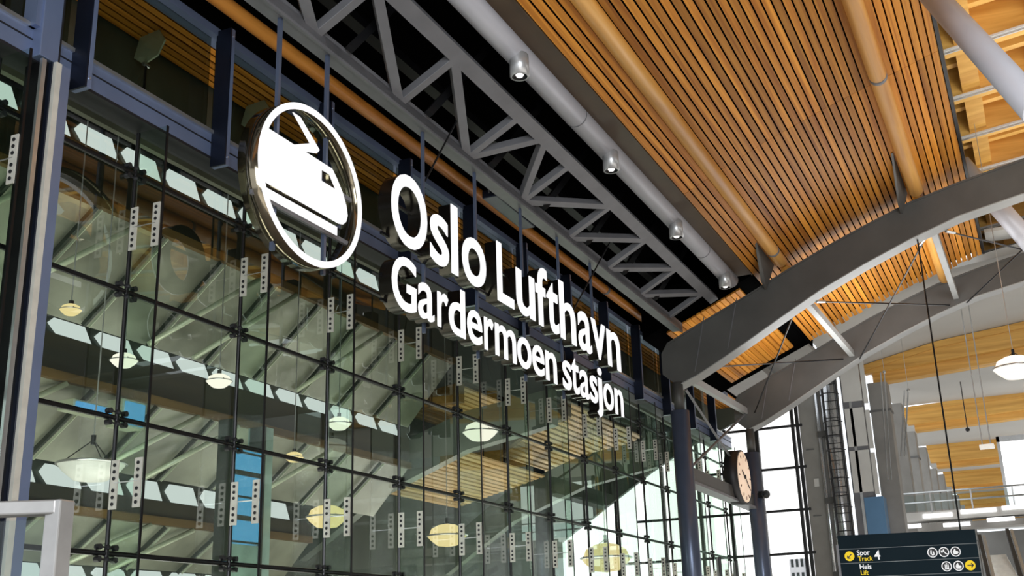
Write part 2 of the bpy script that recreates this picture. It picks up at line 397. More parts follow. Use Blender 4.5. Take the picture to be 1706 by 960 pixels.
# brace rods and beam between the columns beside the facade
for i, (p, q) in enumerate((((28.9, 8.1, 6.5), (33.3, 8.1, 5.22)), ((35.5, 8.1, 6.95), (28.9, 8.1, 4.45)))):
    tag(MB().cyl(p, q, .035, n=10).build('brace_rod', 'steel'), ('grey diagonal brace rod right of the front column falling toward the clock', 'grey diagonal brace rod left of the clock rising toward the far arch')[i], 'rod')
t = thing('clock_beam', (28, 8.15, 4.0), 'dark grey horizontal beam between the columns carrying the clock', 'beam')
MB().box((28.2, 8.06, 4.05), (36.9, 8.3, 4.42)).build('web', 'arch', t); MB().box((28.2, 8.0, 3.98), (36.9, 8.36, 4.05)).build('bottom_flange', 'steel', t)
# clock
cl = thing('station_clock', (33.6, 8.05, 4.72), 'round wall clock with pale wooden face and thick black case', 'clock')
cc = Vector((33.6, 7.86, 4.72)); CR = .80
MB().cyl(cc+Vector((0, .4, 0)), cc, CR, n=48).build('case', 'ink', cl, smooth=True)
MB().cyl(cc+Vector((0, 0, 0)), cc+Vector((0, -.02, 0)), CR*.93, n=48).build('dial', 'clock', cl)
hm = MB()
for i in range(12):
    a = i*math.pi/6; s_, c_ = math.sin(a), math.cos(a)
    hm.bar(cc+Vector((s_*CR*.72, -.03, c_*CR*.72)), cc+Vector((s_*CR*.84, -.03, c_*CR*.84)), .035, .01, (0, 1, 0))
hm.build('hour_marks', 'brown', cl)
MB().bar(cc+Vector((-.03, -.04, -.02)), cc+Vector((-.30, -.04, .16)), .06, .012, (0, 1, 0)).build('hour_hand', 'ink', cl)
MB().bar(cc+Vector((0, -.045, 0)), cc+Vector((.42, -.045, -.30)), .045, .012, (0, 1, 0)).build('minute_hand', 'ink', cl)
MB().cyl(cc+Vector((0, -.02, 0)), cc+Vector((0, -.06, 0)), .06, n=16).build('hub', 'ink', cl)
t = thing('loudspeaker', (35.4, 7.75, 4.3), 'small grey horn loudspeaker on the beam end beside the clock', 'loudspeaker')
MB().cyl((35.5, 7.8, 4.42), (35.2, 7.6, 4.36), .04, .13, n=18, caps=False).build('horn', 'silver', t, smooth=True); MB().box((35.45, 7.72, 4.3), (35.65, 7.9, 4.5)).build('body', 'black', t)

# ================================================================== GLASS FACADE
XB = [10.33+2.24*k for k in range(-2, 14)]
ROWS = [6.03, 4.43, 2.83, 1.23, -.37]
ZT = 6.62
for i in range(len(XB)-1):
    o = MB()
    o.bm.verts.new
    zs = [F0]+ROWS[::-1]+[ZT]
    for a, b in zip(zs, zs[1:]): o.box((XB[i]+.012, 10.0, a+.01), (XB[i+1]-.012, 10.02, b-.01))
    struct(o.build('window_%d' % (i+1), 'glass'), 'glass facade bay, %s from the left' % ORD[i])
# glass fins with splice plates
for i, x in enumerate(XB[1:]):
    f = thing('glass_fin', (x, 9.75, F0), 'upright glass fin standing off the facade, %s from the left' % ORD[i], 'glass fin', 'glass fins of the facade')
    MB().box((x-.012, 9.48, F0), (x+.012, 9.925, 6.6)).build('fin_pane', 'fin', f)
    MB().box((x-.016, 9.465, F0), (x+.016, 9.482, 6.6)).build('fin_edge', 'black', f, 'dark outer edge of the fin')
    for z in (5.25, 2.02):
        for y in (9.54, 9.90):
            p = MB().box((x-.035, y-.055, z-.29), (x-.018, y+.055, z+.29)).build('splice_plate', 'plate', f)
            b0 = None
            for zz in (-.23, -.15, -.07, .07, .15, .23):
                if b0 is None: b0 = MB().cyl((x-.036, y, z+zz), (x-.045, y, z+zz), .022, n=10).build('bolt', 'ink', p); zf = zz
                else: c_ = b0.copy(); COL.objects.link(c_); c_.parent = p; c_.location.z = zz-zf; WL[c_.name] = WL[b0.name]
        MB().cyl((x-.03, 9.54, z+.02), (x-.03, 9.90, z+.02), .008, n=6).build('link_rod', 'silver', f)
# vertical rods with spiders
for i, x in enumerate(XB[1:]):
    r = thing('tension_rod', (x, 9.96, F0), 'black upright tension rod with point fixings on the facade, %s from the left' % ORD[i], 'rod', 'upright facade rods')
    MB().cyl((x, 9.96, F0), (x, 9.96, 6.6), .028, n=10).build('rod', 'black', r)
    for z in ROWS[:4]:
        s = MB()
        for dz in (-.07, .07):
            s.cyl((x-.13, 9.955, z+dz), (x+.13, 9.955, z+dz), .012, n=8)
            for dx in (-.13, .13): s.cyl((x+dx, 9.93, z+dz), (x+dx, 10.0, z+dz), .035, n=12)
            s.ball((x, 9.95, z+dz), .038, n=8)
        s.build('point_fixing', 'ink', r)
for j, z in enumerate(ROWS[:4]):
    tag(MB().cyl((XB[0], 9.975, z), (XB[-1], 9.975, z), .034, n=10).build('crosswise_bar', 'black'), 'long black horizontal bar across the glass facade, %s from the top' % ORD[j], 'bar', 'horizontal facade bars')
# sill beam of the clerestory
sb = MB(); XE = 40
sb.box((-3, 9.7, 6.66), (XE, 9.96, 7.0))
s0 = struct(sb.build('trim_3', 'alu'), 'blue-grey metal band between the lower glass wall and the upper windows')
MB().box((-3, 9.685, 6.86), (XE, 9.70, 6.875)).build('groove', 'ink', s0)
MB().box((-3, 9.66, 7.0), (XE, 9.96, 7.05)).build('sill_lip', 'silver', s0, 'bright sill strip')
MB().box((-3, 9.69, 6.62), (XE, 10.05, 6.66)).build('soffit', 'ink', s0)
struct(MB().box((-3, 9.68, 8.55), (XE, 9.96, 8.67)).build('trim_4', 'alu'), 'blue-grey head rail of the upper windows')
struct(MB().box((-3, 9.8, 8.67), (XE, 9.92, 9.3)).build('trim_5', 'void'), 'black closing strip above the upper windows')
PX = [6.375+2.565*k for k in range(0, 13)]
for i in range(len(PX)-1):
    struct(MB().box((PX[i]+.06, 9.80, 7.05), (PX[i+1]-.06, 9.815, 8.55)).build('window_%d' % (i+21), 'glass2'), 'upper window pane above the sign band, %s from the left' % ORD[i])
for i, x in enumerate(PX[1:]):
    p = thing('window_post', (x, 9.5, 6.5), 'dark blue projecting post between upper windows, %s from the left' % ORD[i], 'post', 'posts between the upper windows')
    MB().box((x-.06, 9.45, 6.5), (x-.03, 9.70, 8.62)).build('web', 'aludark', p, 'nearly black side')
    MB().box((x-.03, 9.45, 6.5), (x+.04, 9.70, 8.62)).build('front_flange', 'alu', p, 'blue-grey front face', bevel=.004)
    for z in (6.62, 8.5): MB().cyl((x, 9.45, z), (x, 9.435, z), .014, n=8).build('bolt', 'silver', p)
# big end post at the left
lp = thing('facade_post', (8.55, 9.75, F0), 'tall layered steel post at the left edge of the facade', 'post')
MB().box((8.42, 9.50, F0), (8.52, 9.9, 6.6)).build('post_core', 'aludark', lp)
MB().box((8.30, 9.52, F0), (8.36, 9.56, 6.6)).build('cover_strip', 'silver', lp, 'silver edge strip')
MB().box((8.36, 9.55, F0), (8.42, 9.85, 6.6)).build('post_flange', 'black', lp)
MB().box((8.52, 9.46, F0), (8.66, 9.54, 6.6)).build('front_plate', 'alu', lp, 'blue-grey outer strip')
MB().box((8.44, 9.45, F0), (8.52, 9.5, 6.6)).build('cover_strip', 'plate', lp, 'pale strip')
lp = thing('facade_post', (8.6, 9.6, 6.6), 'wide blue-grey post beside the upper left window corner', 'post')
MB().box((8.28, 9.55, 6.64), (8.55, 9.8, 8.7)).build('post_core', 'alu', lp, bevel=.01)
MB().box((8.55, 9.56, 6.64), (8.58, 9.8, 8.7)).build('shadow_gap', 'ink', lp)
MB().box((8.20, 9.58, 7.0), (8.28, 9.78, 8.6)).build('casement', 'alu', lp)

# ================================================================== INSIDE THE GLASS: STEPPED GLAZED ROOF
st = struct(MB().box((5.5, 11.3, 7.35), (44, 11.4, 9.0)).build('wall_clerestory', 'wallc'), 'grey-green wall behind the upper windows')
sl = MB()
for i in range(9):
    y = 10.0+i*.14; sl.box((4, y, 8.92), (44, y+.11, 8.96))
cs2 = struct(sl.build('ceiling_soffit', 'slat'), 'strip of wood slats behind the upper windows')
MB().box((4, 9.93, 9.02), (44, 11.3, 9.06)).build('slat_backing', 'void', cs2)
for i, x in enumerate((8.9, 11.45, 14.0, 16.6, 19.2)):
    g = thing('gusset_plate', (x, 11.0, 8.3), 'pale green octagonal gusset hanging behind upper window, %s from the left' % ORD[i], 'bracket', 'gusset brackets behind the upper windows')
    MB().prism([(x, 11.15, 8.95), (x-.05, 10.75, 8.92), (x-.08, 10.6, 8.7), (x-.05, 10.75, 8.5), (x, 11.05, 8.45), (x, 11.25, 8.6)], (.03, 0, 0)).build('plate', 'tubepale', g)
    MB().cyl((x, 11.0, 8.45), (x, 11.0, 7.3), .02, n=8).build('hanger', 'ink', g)
    MB().cyl((x-.06, 11, 8.42), (x+.06, 11, 8.42), .03, n=8).build('clamp', 'silver', g)


def tier(n, Yf, zt, zb, z_tr, pY, pz, x0, x1, names):
    """beam face at Yf from zb..zt, white windows zt..z_tr above, then sloping panel from (Yf,zb) down/back to (pY,pz)"""
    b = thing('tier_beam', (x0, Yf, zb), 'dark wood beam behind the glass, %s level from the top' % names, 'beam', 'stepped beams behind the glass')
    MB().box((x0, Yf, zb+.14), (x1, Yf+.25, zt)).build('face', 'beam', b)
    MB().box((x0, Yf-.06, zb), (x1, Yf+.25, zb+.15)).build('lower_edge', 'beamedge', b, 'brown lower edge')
    wn = MB(); k = 0; x = x0
    while x < x1-.9:
        wn.prism([(x+.10, Yf+.05, zt+.02), (x+.88, Yf+.05, zt+.02), (x+.70, Yf+.05, z_tr), (x+.02, Yf+.05, z_tr), (x-.1, Yf+.05, (zt+z_tr)/2+.03)], (0, .02, 0)); x += 1.04
    wn.build('daylit_openings', 'lit', b, 'row of pale daylit openings')
    MB().box((x0, Yf+.09, zt), (x1, Yf+.14, z_tr+.05)).build('opening_frame', 'rafter', b)
    o = struct(MB().prism([(x0, Yf+.03, zb+.03), (x0, pY+.05, pz), (x0, pY+.1, pz+.05), (x0, Yf+.1, zb+.08)], (x1-x0, 0, 0)).build('window_%d' % (40+n), 'panel'), 'sloping grey-green glazing behind the facade, %s level from the top' % names)
    d = Vector((0, pY-Yf, pz-zb)); nrm = Vector((0, d.z, -d.y)).normalized()
    if nrm.y > 0: nrm = -nrm
    xs = x0+.4; i = 0
    while xs < x1-.5:
        dx = -.35
        MB().bar(Vector((xs, Yf, zb))+nrm*.05, Vector((xs+dx, pY, pz))+nrm*.05, .07, .07).build('rafter', 'rafter', o)
        MB().bar(Vector((xs+.12, Yf, zb))+nrm*.06, Vector((xs+.12+dx, pY, pz))+nrm*.06, .02, .04).build('glazing_bar', 'tubepale', o)
        xs += 1.56; i += 1
    xs = x0+1.0; i = 0
    while xs < x1-1.5:
        if i % 3 < 2: MB().cyl(Vector((xs, Yf-.05, zb-.03)), Vector((xs-1.75, pY-.3, pz-.1)), .05, n=12).build('brace_tube', 'tubepale', o, 'pale slanting tube', smooth=True)
        xs += 2.1 if i % 2 else 1.2; i += 1
    return b


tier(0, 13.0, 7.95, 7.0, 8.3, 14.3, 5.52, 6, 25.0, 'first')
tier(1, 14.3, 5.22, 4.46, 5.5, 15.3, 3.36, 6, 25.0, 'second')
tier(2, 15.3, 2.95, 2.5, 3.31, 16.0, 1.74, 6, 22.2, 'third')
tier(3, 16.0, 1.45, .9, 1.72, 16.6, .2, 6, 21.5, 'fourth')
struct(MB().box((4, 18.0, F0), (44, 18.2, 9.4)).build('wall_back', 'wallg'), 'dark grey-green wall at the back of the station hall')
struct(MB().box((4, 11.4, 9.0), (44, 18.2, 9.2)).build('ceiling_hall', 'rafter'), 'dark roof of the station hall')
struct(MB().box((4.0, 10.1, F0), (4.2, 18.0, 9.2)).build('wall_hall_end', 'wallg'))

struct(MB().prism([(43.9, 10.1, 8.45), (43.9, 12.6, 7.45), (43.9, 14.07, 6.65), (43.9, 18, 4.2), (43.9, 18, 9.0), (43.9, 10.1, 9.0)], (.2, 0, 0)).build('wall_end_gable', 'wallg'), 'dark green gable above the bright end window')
for i, (y0, z0, y1, z1, x0, x1) in enumerate(((12.2, 6.95, 15.2, 5.75, 31, 37.5), (13.2, 6.6, 15.6, 6.3, 26.0, 31.5), (14.0, 5.2, 17.2, 4.45, 26.4, 33))):  # slat fields added behind the glass to imitate reflections of lit slats
    m = MB(); n = int(math.hypot(y1-y0, z1-z0)/.2); 
    for k in range(n):
        a = k/n; b = (k+.62)/n; ya, za, yb, zb = y0+(y1-y0)*a, z0+(z1-z0)*a, y0+(y1-y0)*b, z0+(z1-z0)*b
        m.prism([(x0, ya, za), (x0, yb, zb), (x0, yb, zb+.05), (x0, ya, za+.05)], (x1-x0, 0, 0))
    c_ = struct(m.build('ceiling_reflection', 'slatlit'), 'pale slat field added behind the glass as a reflection of lit slats, %s' % ('nearest the front column', 'below the name sign', 'lowest one')[i])
    MB().prism([(x0, y0, z0+.12), (x0, y1, z1+.12), (x0, y1, z1+.2), (x0, y0, z0+.2)], (x1-x0, 0, 0)).build('slat_backing', 'void', c_)
    MB().prism([(x0-.3, y0, z0+.1), (x0-.3, y1, z1+.1), (x0-.3, y1, z1-.5), (x0-.3, (y0+y1)/2, (z0+z1)/2-.25), (x0-.3, y0, z0-.4)], (.25, 0, 0)).build('edge_beam', 'beamedge', c_)
for i, x in enumerate((25.6, 33.8)):  # arch beams added to look like reflections in the glass
    t = thing('mirror_arch', (x, 12, 5), 'dark green arch beam added behind the glass to look reflected, %s one' % ('nearer', 'farther')[i], 'arch')
    MB().prism([(x, 10.6, 5.3), (x, 13.0, 4.9), (x, 15.5, 4.0), (x, 18, 2.45), (x, 18, 3.45), (x, 15.5, 5.1), (x, 13, 5.9), (x, 10.6, 6.2)], (.35, 0, 0)).build('box_girder', 'greensteel', t)
# made-up lift tower, its glowing blue panes stand in for reflected sky
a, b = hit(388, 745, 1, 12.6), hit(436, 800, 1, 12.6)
t = thing('reflection_tower', (a.x, 12.6, F0), 'tall added tower with glowing panes standing in for reflected sky behind the third facade bay', 'lift')
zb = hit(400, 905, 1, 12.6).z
MB().box((a.x, 12.6, zb), (b.x, 12.9, a.z)).build('blue_reflection', 'skyrefl', t, 'glowing blue pane standing in for reflected sky')
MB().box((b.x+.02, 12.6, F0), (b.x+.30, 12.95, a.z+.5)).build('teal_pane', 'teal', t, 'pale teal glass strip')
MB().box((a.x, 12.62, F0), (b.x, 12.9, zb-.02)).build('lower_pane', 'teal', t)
for k in range(5):
    z = zb+(a.z-zb)*k/4.2; MB().box((a.x-.03, 12.57, z), (b.x+.03, 12.60, z+.035+.05*(k % 2))).build('crossbar', 'rafter', t)
for x in (a.x-.04, b.x): MB().box((x, 12.56, F0), (x+.035, 12.9, a.z+.5)).build('frame_post', 'rafter', t)
for i, (x0, y0, x1, y1) in enumerate(((130, 668, 186, 690), (212, 668, 240, 712))):  # added glowing panels in place of blue sky reflections
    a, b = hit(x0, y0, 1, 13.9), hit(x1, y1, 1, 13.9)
    w_ = struct(MB().box((a.x, 13.9, b.z), (b.x, 13.95, a.z)).build('window_%d' % (70+i), 'skyrefl'), 'small glowing blue panel standing in for reflected sky, %s one' % ('left', 'right')[i])
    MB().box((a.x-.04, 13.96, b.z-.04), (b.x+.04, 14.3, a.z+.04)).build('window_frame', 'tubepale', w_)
# pendants behind the glass
def pendant(x, y, z, r, mat, label, top):
    t = thing('pendant_lamp', (x, y, z), label, 'lamp', None)
    MB().lathe((x, y, z), [(0, -.55*r), (.5*r, -.48*r), (.85*r, -.2*r), (r, 0)]).build('bowl', mat, t, smooth=True)
    MB().lathe((x, y, z), [(r*1.03, .04*r), (r*1.06, 0), (r*1.03, -.04*r), (r*.97, 0), (r*1.03, .04*r)]).build('rim', 'silver', t, smooth=True)
    MB().lathe((x, y, z), [(.92*r, .03*r), (.8*r, .34*r), (.45*r, .52*r), (.12*r, .58*r), (0.0, .6*r)]).build('dome', mat, t, smooth=True) if mat != 'dish' else None
    b = MB()
    for a in (0, 2.1, 4.2): b.cyl((x+r*math.cos(a), y+r*math.sin(a), z), (x, y, z+.75*r), .008, n=6)
    b.cyl((x, y, z+.6*r), (x, y, z+.9*r), .035*max(1, r*2), n=10); b.build('yoke', 'black', t)
    MB().cyl((x, y, z+.8*r), (x, y, top), .010, n=6).build('cord', 'silver', t)
    return t


pendant(11.40, 12, 4.78, .15, 'lampglow', 'small glowing pendant lamp behind glass, upper left of the facade', 9.0)
pendant(12.50, 12, 4.28, .20, 'lampwhite', 'white glowing pendant lamp behind glass below the upper left one', 9.0)
pendant(14.68, 12, 4.40, .21, 'lampwhite', 'white glowing pendant lamp behind glass under the round train sign', 9.0)
pendant(18.27, 12, 4.27, .23, 'lampwhite', 'white glowing pendant lamp behind glass under the letter G', 9.0)
pendant(24.4, 12, 5.07, .42, 'lampwhite', 'white glowing pendant lamp behind glass below the word Gardermoen', 9.0)
pendant(16.84, 12, 3.43, .17, 'lampglow', 'small faint yellow pendant lamp left of the third bay centre', 9.0)
pendant(17.92, 12, 2.47, .38, 'lampglow', 'yellow pendant lamp low behind the glass, left of the two yellow ones', 9.0)
pendant(22.64, 12, 2.48, .44, 'lampglow', 'yellow pendant lamp low behind the glass, right of the two yellow ones', 9.0)
pendant(32.72, 12, 2.57, .75, 'lampglow', 'yellow pendant lamp low in the glass near the front column', 9.0)
pendant(12.03, 12, 2.68, .46, 'dish', 'wide pale dish lamp hanging low behind the left glass bays', 9.0)

# ================================================================== SIGN
DEP = .30; YS = 7.8
lg = thing('logo_sign', (11.2, YS+.1, 4.7), 'round white lit sign with a train pictogram hanging before the facade', 'sign')
cx, cz, rx, rz = 11.19, 5.74, 1.145, 1.06
N = 72


def ell(a, kx, kz): return (cx+kx*math.cos(a), cz+kz*math.sin(a))


ang = [2*math.pi*i/N for i in range(N)]


def ring(ko, ki, y0, y1):
    m = MB(); bm = m.bm; V = []
    for a in ang:
        xo, zo = cx+(rx-ko)*math.cos(a), cz+(rz-ko)*math.sin(a); xi, zi = cx+(rx-ki)*math.cos(a), cz+(rz-ki)*math.sin(a)
        V.append([bm.verts.new((xo, y0, zo)), bm.verts.new((xi, y0, zi)), bm.verts.new((xi, y1, zi)), bm.verts.new((xo, y1, zo))])
    for i in range(N):
        a, b = V[i], V[(i+1) % N]
        for k in range(4): bm.faces.new((a[k], a[(k+1) % 4], b[(k+1) % 4], b[k]))
    return m


ring(0, .085, YS-.012, YS+.003).build('lit_ring', 'letter', lg, 'white lit ring')
ring(.0, .03, YS+.004, YS+DEP).build('ring_return', 'mirror', lg, 'polished bronze side band', smooth=True)


def poly(pts, y0, d, m=None):
    m = m or MB(); m.prism([(x, y0, z) for x, z in pts], (0, d, 0)); return m


def body_with_window():
    outer = [(10.19, 6.13), (10.74, 6.13), (10.95, 6.13), (11.60, 6.13), (11.72, 6.03), (11.86, 5.88), (11.95, 5.73), (11.985, 5.60), (11.95, 5.50), (11.88, 5.44), (11.78, 5.42), (10.17, 5.42)]
    outer += [(10.10, 5.52), (10.075, 5.65), (10.075, 5.80), (10.10, 5.95), (10.13, 6.05)]
    return outer


def flat_shape(outer, hole, y0, d, name, mat, parent):
    cu = bpy.data.curves.new(name, 'CURVE'); cu.dimensions = '2D'; cu.fill_mode = 'BOTH'; cu.extrude = d/2
    for pts in ([outer]+([hole] if hole else [])):
        s = cu.splines.new('POLY'); s.points.add(len(pts)-1)
        for p, (x, z) in zip(s.points, pts): p.co = (x, z, 0, 1)
        s.use_cyclic_u = True
    ob = bpy.data.objects.new(name, cu); COL.objects.link(ob); dg = bpy.context.evaluated_depsgraph_get()
    me = bpy.data.meshes.new_from_object(ob.evaluated_get(dg)); bpy.data.objects.remove(ob); bpy.data.curves.remove(cu)
    o0 = WL[parent.name]
    for v in me.vertices: v.co = Vector((v.co.x, y0+d/2+v.co.z, v.co.y+ZO))-o0
    me.materials.clear(); me.materials.append(MT[mat]); o = bpy.data.objects.new(name, me); COL.objects.link(o); o.parent = parent; WL[o.name] = o0; return o


WIN = [(11.36, 6.03), (11.545, 6.03), (11.70, 5.87), (11.36, 5.87)]
flat_shape(body_with_window(), WIN, YS-.012, .015, 'train_body', 'letter', lg)
flat_shape([(x*.995+.055, z) for x, z in body_with_window()], WIN, YS+.004, .10, 'train_return', 'mirror', lg)
flat_shape([(10.70, 6.56), (10.86, 6.56), (11.30, 6.28), (11.24, 6.21), (10.94, 6.12), (10.72, 6.12), (11.09, 6.29)], None, YS-.012, .015, 'pantograph', 'letter', lg)
flat_shape([(10.14, 5.355), (11.74, 5.355), (11.74, 5.24), (10.22, 5.24)], None, YS-.012, .015, 'lower_stripe', 'letter', lg)
for zz in (5.30, 5.95): MB().box((10.12, YS+.12, zz-.03), (12.28, YS+.16, zz+.03)).build('support_rail', 'steel', lg)
for i, x in enumerate((10.63, 11.72)):
    MB().box((x-.025, YS+.16, 4.72), (x+.025, YS+.21, 7.93)).build('hanger_post', 'steelblue', lg)

ns = thing('name_sign', (18, YS+.1, 4.4), 'lit white letters reading Oslo Lufthavn Gardermoen stasjon', 'sign')


def letter(ch, x0, x1, z0, z1, parent):
    cu = bpy.data.curves.new('letter', 'FONT'); cu.body = ch; cu.size = 1; cu.resolution_u = 6; cu.offset = .010 if z1-z0 < .7 else .013; cu.extrude = .01; cu.fill_mode = 'BOTH'
    ob = bpy.data.objects.new('letter', cu); COL.objects.link(ob); dg = bpy.context.evaluated_depsgraph_get()
    me = bpy.data.meshes.new_from_object(ob.evaluated_get(dg)); bpy.data.objects.remove(ob); bpy.data.curves.remove(cu)
    xs = [v.co.x for v in me.vertices]; ys = [v.co.y for v in me.vertices]; a, b, c, d = min(xs), max(xs), min(ys), max(ys)
    me2 = me.copy(); o0 = WL[parent.name]; outs = []
    for m, y0, dep, mat, nm, sh in ((me, YS-.012, .015, 'letter', 'letter', 0), (me2, YS+.0035, .22, 'ret', 'letter_return', .006)):
        for v in m.vertices:
            f = 0 if v.co.z < 0 else 1
            v.co = Vector((x0+sh+(v.co.x-a)/(b-a)*(x1-x0-2*sh), y0+f*dep, z0+sh+(v.co.y-c)/(d-c)*(z1-z0-2*sh)+ZO))-o0
        m.materials.clear(); m.materials.append(MT[mat]); o = bpy.data.objects.new(nm, m); COL.objects.link(o); WL[o.name] = o0
        o.parent = parent if not outs else outs[0]
        outs.append(o)
    outs[0]['label'] = 'white lit letter %s' % ch
    return outs[0]


L1 = [('O', 13.13, 14.18), ('s', 14.28, 14.88), ('l', 14.97, 15.19), ('o', 15.34, 16.20), ('L', 16.64, 17.30), ('u', 17.42, 18.22), ('f', 18.28, 18.82), ('t', 18.79, 19.35), ('h', 19.42, 20.22), ('a', 20.36, 21.08), ('v', 21.10, 21.93), ('n', 22.02, 22.82)]
L2 = [('G', 13.15, 13.84), ('a', 13.90, 14.38), ('r', 14.49, 14.83), ('d', 14.86, 15.40), ('e', 15.48, 16.00), ('r', 16.09, 16.43), ('m', 16.50, 17.32), ('o', 17.38, 17.97), ('e', 18.02, 18.55), ('n', 18.62, 19.13), ('s', 19.43, 19.86), ('t', 19.88, 20.26), ('a', 20.31, 20.80), ('s', 20.86, 21.27), ('j', 21.22, 21.56), ('o', 21.63, 22.22), ('n', 22.31, 22.82)]
for ch, a, b in L1:
    z0, z1 = 5.67, 6.49
    if ch == 'O': z0, z1 = 5.66, 6.80
    if ch in 'lhf': z1 = 6.83
    if ch == 'L': z1 = 6.74
    if ch == 't': z1 = 6.66
    if ch in 'vn': z0 = 5.68
    letter(ch, a, b, z0, z1, ns)
for ch, a, b in L2:
    z0, z1 = 4.69, 5.25
    if ch == 'G': z0, z1 = 4.67, 5.48
    if ch == 'd': z1 = 5.47
    if ch == 't': z1 = 5.40
    if ch == 'j': z0, z1 = 4.45, 5.49
    letter(ch, a, b, z0, z1, ns)
for z in (5.78, 6.35, 4.78, 5.15): MB().box((13.15, YS+.16, z-.02), (22.8, YS+.2, z+.02)).build('support_rail', 'black', ns)
for x in (14.47, 16.3, 18.21, 20.0, 21.83): MB().box((x-.022, YS+.2, 4.6), (x+.022, YS+.245, 7.93)).build('hanger_post', 'steelblue', ns)
for i, (px, py, qx, qy) in enumerate(((772, 180, 708, 302), (1018, 400, 955, 517))):
    a = hit(px, py, 1, 7.55); b = hit(qx, qy, 1, 8.02)
    t = thing('stay_rod', b, 'thin dark slanting stay rod from truss to sign, %s' % ('above the word Oslo', 'above the word Lufthavn')[i], 'rod')
    MB().cyl(a, b, .016, n=8).build('rod', 'black', t); MB().ball(a, .035, n=8).build('end_fitting', 'silver', t)
# flood bracket on the tube
t = thing('floodlight', hit(832, 332, 1, 8.6), 'dark slab floodlight hanging at the truss between the two words', 'lamp')
a = hit(815, 322, 1, 8.3); b = hit(880, 375, 1, 8.3)
MB().bar(a, b, .30, .16).build('body', 'aludark', t, bevel=.02); MB().bar(a, a+Vector((0, 0, .3)), .03, .03).build('bracket', 'steel', t)

# ================================================================== ROOF LATTICE AND PIPES AT THE RIGHT
for i, x in enumerate([12.3, 14.9, 17.5, 20.1, 22.7, 25.3, 27.9, 30.5, 33.1, 35.7, 38.3, 40.9]):
    t = thing('lattice_beam', (x, -4, 12.6), 'deep yellow glulam roof beam right of the slatted vault, %s from the front' % ORD[i], 'beam', 'glulam roof beams right of the vault')
    zz = lambda y, h: 12.7+h-(y-.55)*.111
    MB().prism([(x, .55, zz(.55, 0)), (x, -12, zz(-12, 0)), (x, -12, zz(-12, .95)), (x, .55, zz(.55, .95))], (.30, 0, 0)).build('main_beam', 'lattice', t)
    MB().prism([(x+1.35, .55, zz(.55, .35)), (x+1.35, -12, zz(-12, .35)), (x+1.35, -12, zz(-12, .9)), (x+1.35, .55, zz(.55, .9))], (.22, 0, 0)).build('secondary_beam', 'lattice', t)
    for j in range(6):
        y = .2-1.75*j; MB().prism([(x+.30, y, zz(y, .12)), (x+.30, y-.42, zz(y-.42, .12)), (x+.30, y-.42, zz(y-.42, .93)), (x+.30, y, zz(y, .93))], (2.3, 0, 0)).build('cross_piece', 'lattice', t)
    MB().bar((x-.12, .55, zz(.55, -.02)), (x-.12, -12, zz(-12, -.02)), .14, .05, (0, 0, 1)).build('track_rail', 'panelwhite', t, 'thin white cable track')
    MB().bar((x-.12, .55, zz(.55, -.07)), (x-.12, -12, zz(-12, -.07)), .05, .04, (0, 0, 1)).build('light_track', 'silver', t)
struct(MB().prism([(11, .55, 13.68), (11, -12, 15.08), (11, -12, 15.18), (11, .55, 13.78)], (34, 0, 0)).build('ceiling_deck', 'latticedk'), 'orange wood roof deck over the lattice beams')
for i, (pa, pb, r) in enumerate((((15.6, .45, 9.1), (12.4, -.62, 5.3), .17), (tuple(ray(1600, 272)*31.2), tuple(ray(1745, 438)*30), .26))):
    t = thing('steel_pipe', pa, ('thick white steel pipe strut crossing the upper right corner', 'pale steel pipe strut seen between the arches at the right edge')[i], 'pipe')
    MB().cyl(pa, pb, r, n=28).build('pipe', 'duct', t, smooth=True)

# ================================================================== END OF THE HALL
struct(MB().prism([(36.3, *p) for p in ((6.4, 10.0), (5.47, 10.22), (2.67, 10.8), (-.45, 11.12), (-9, 11.32), (-26, 11.4), (-26, 11.6), (-.45, 11.4), (6.4, 10.3))], (9.1, 0, 0)).box((35.3, -26, 11.6), (36.3, .3, 11.7)).build('ceiling_far', 'ceil'), 'flat white ceiling of the hall beyond the arches')
FB = [(45, [(5.47, 10.2), (2.67, 10.78), (-.45, 11.1), (-9, 11.3)], [(5.46, 9.86), (2.78, 10.02), (-.32, 10.22), (-9, 10.7)], -.35, 10.14),
      (54, [(5.1, 10.06), (2.5, 10.16), (-.07, 10.24), (-9, 10.5)], [(4.95, 9.27), (2.7, 9.32), (0.06, 9.42), (-9, 9.7)], -.27, 9.62)]
FB += [(x, [(5.0, z+.9), (2.5, z+.98), (0, z+1.02), (-9, z+1.2)], [(4.9, z), (2.5, z), (0, z+.05), (-9, z+.3)], -.25, z+.62) for x, z in ((63, 8.72), (72, 8.5), (82, 8.4), (93, 8.3))]
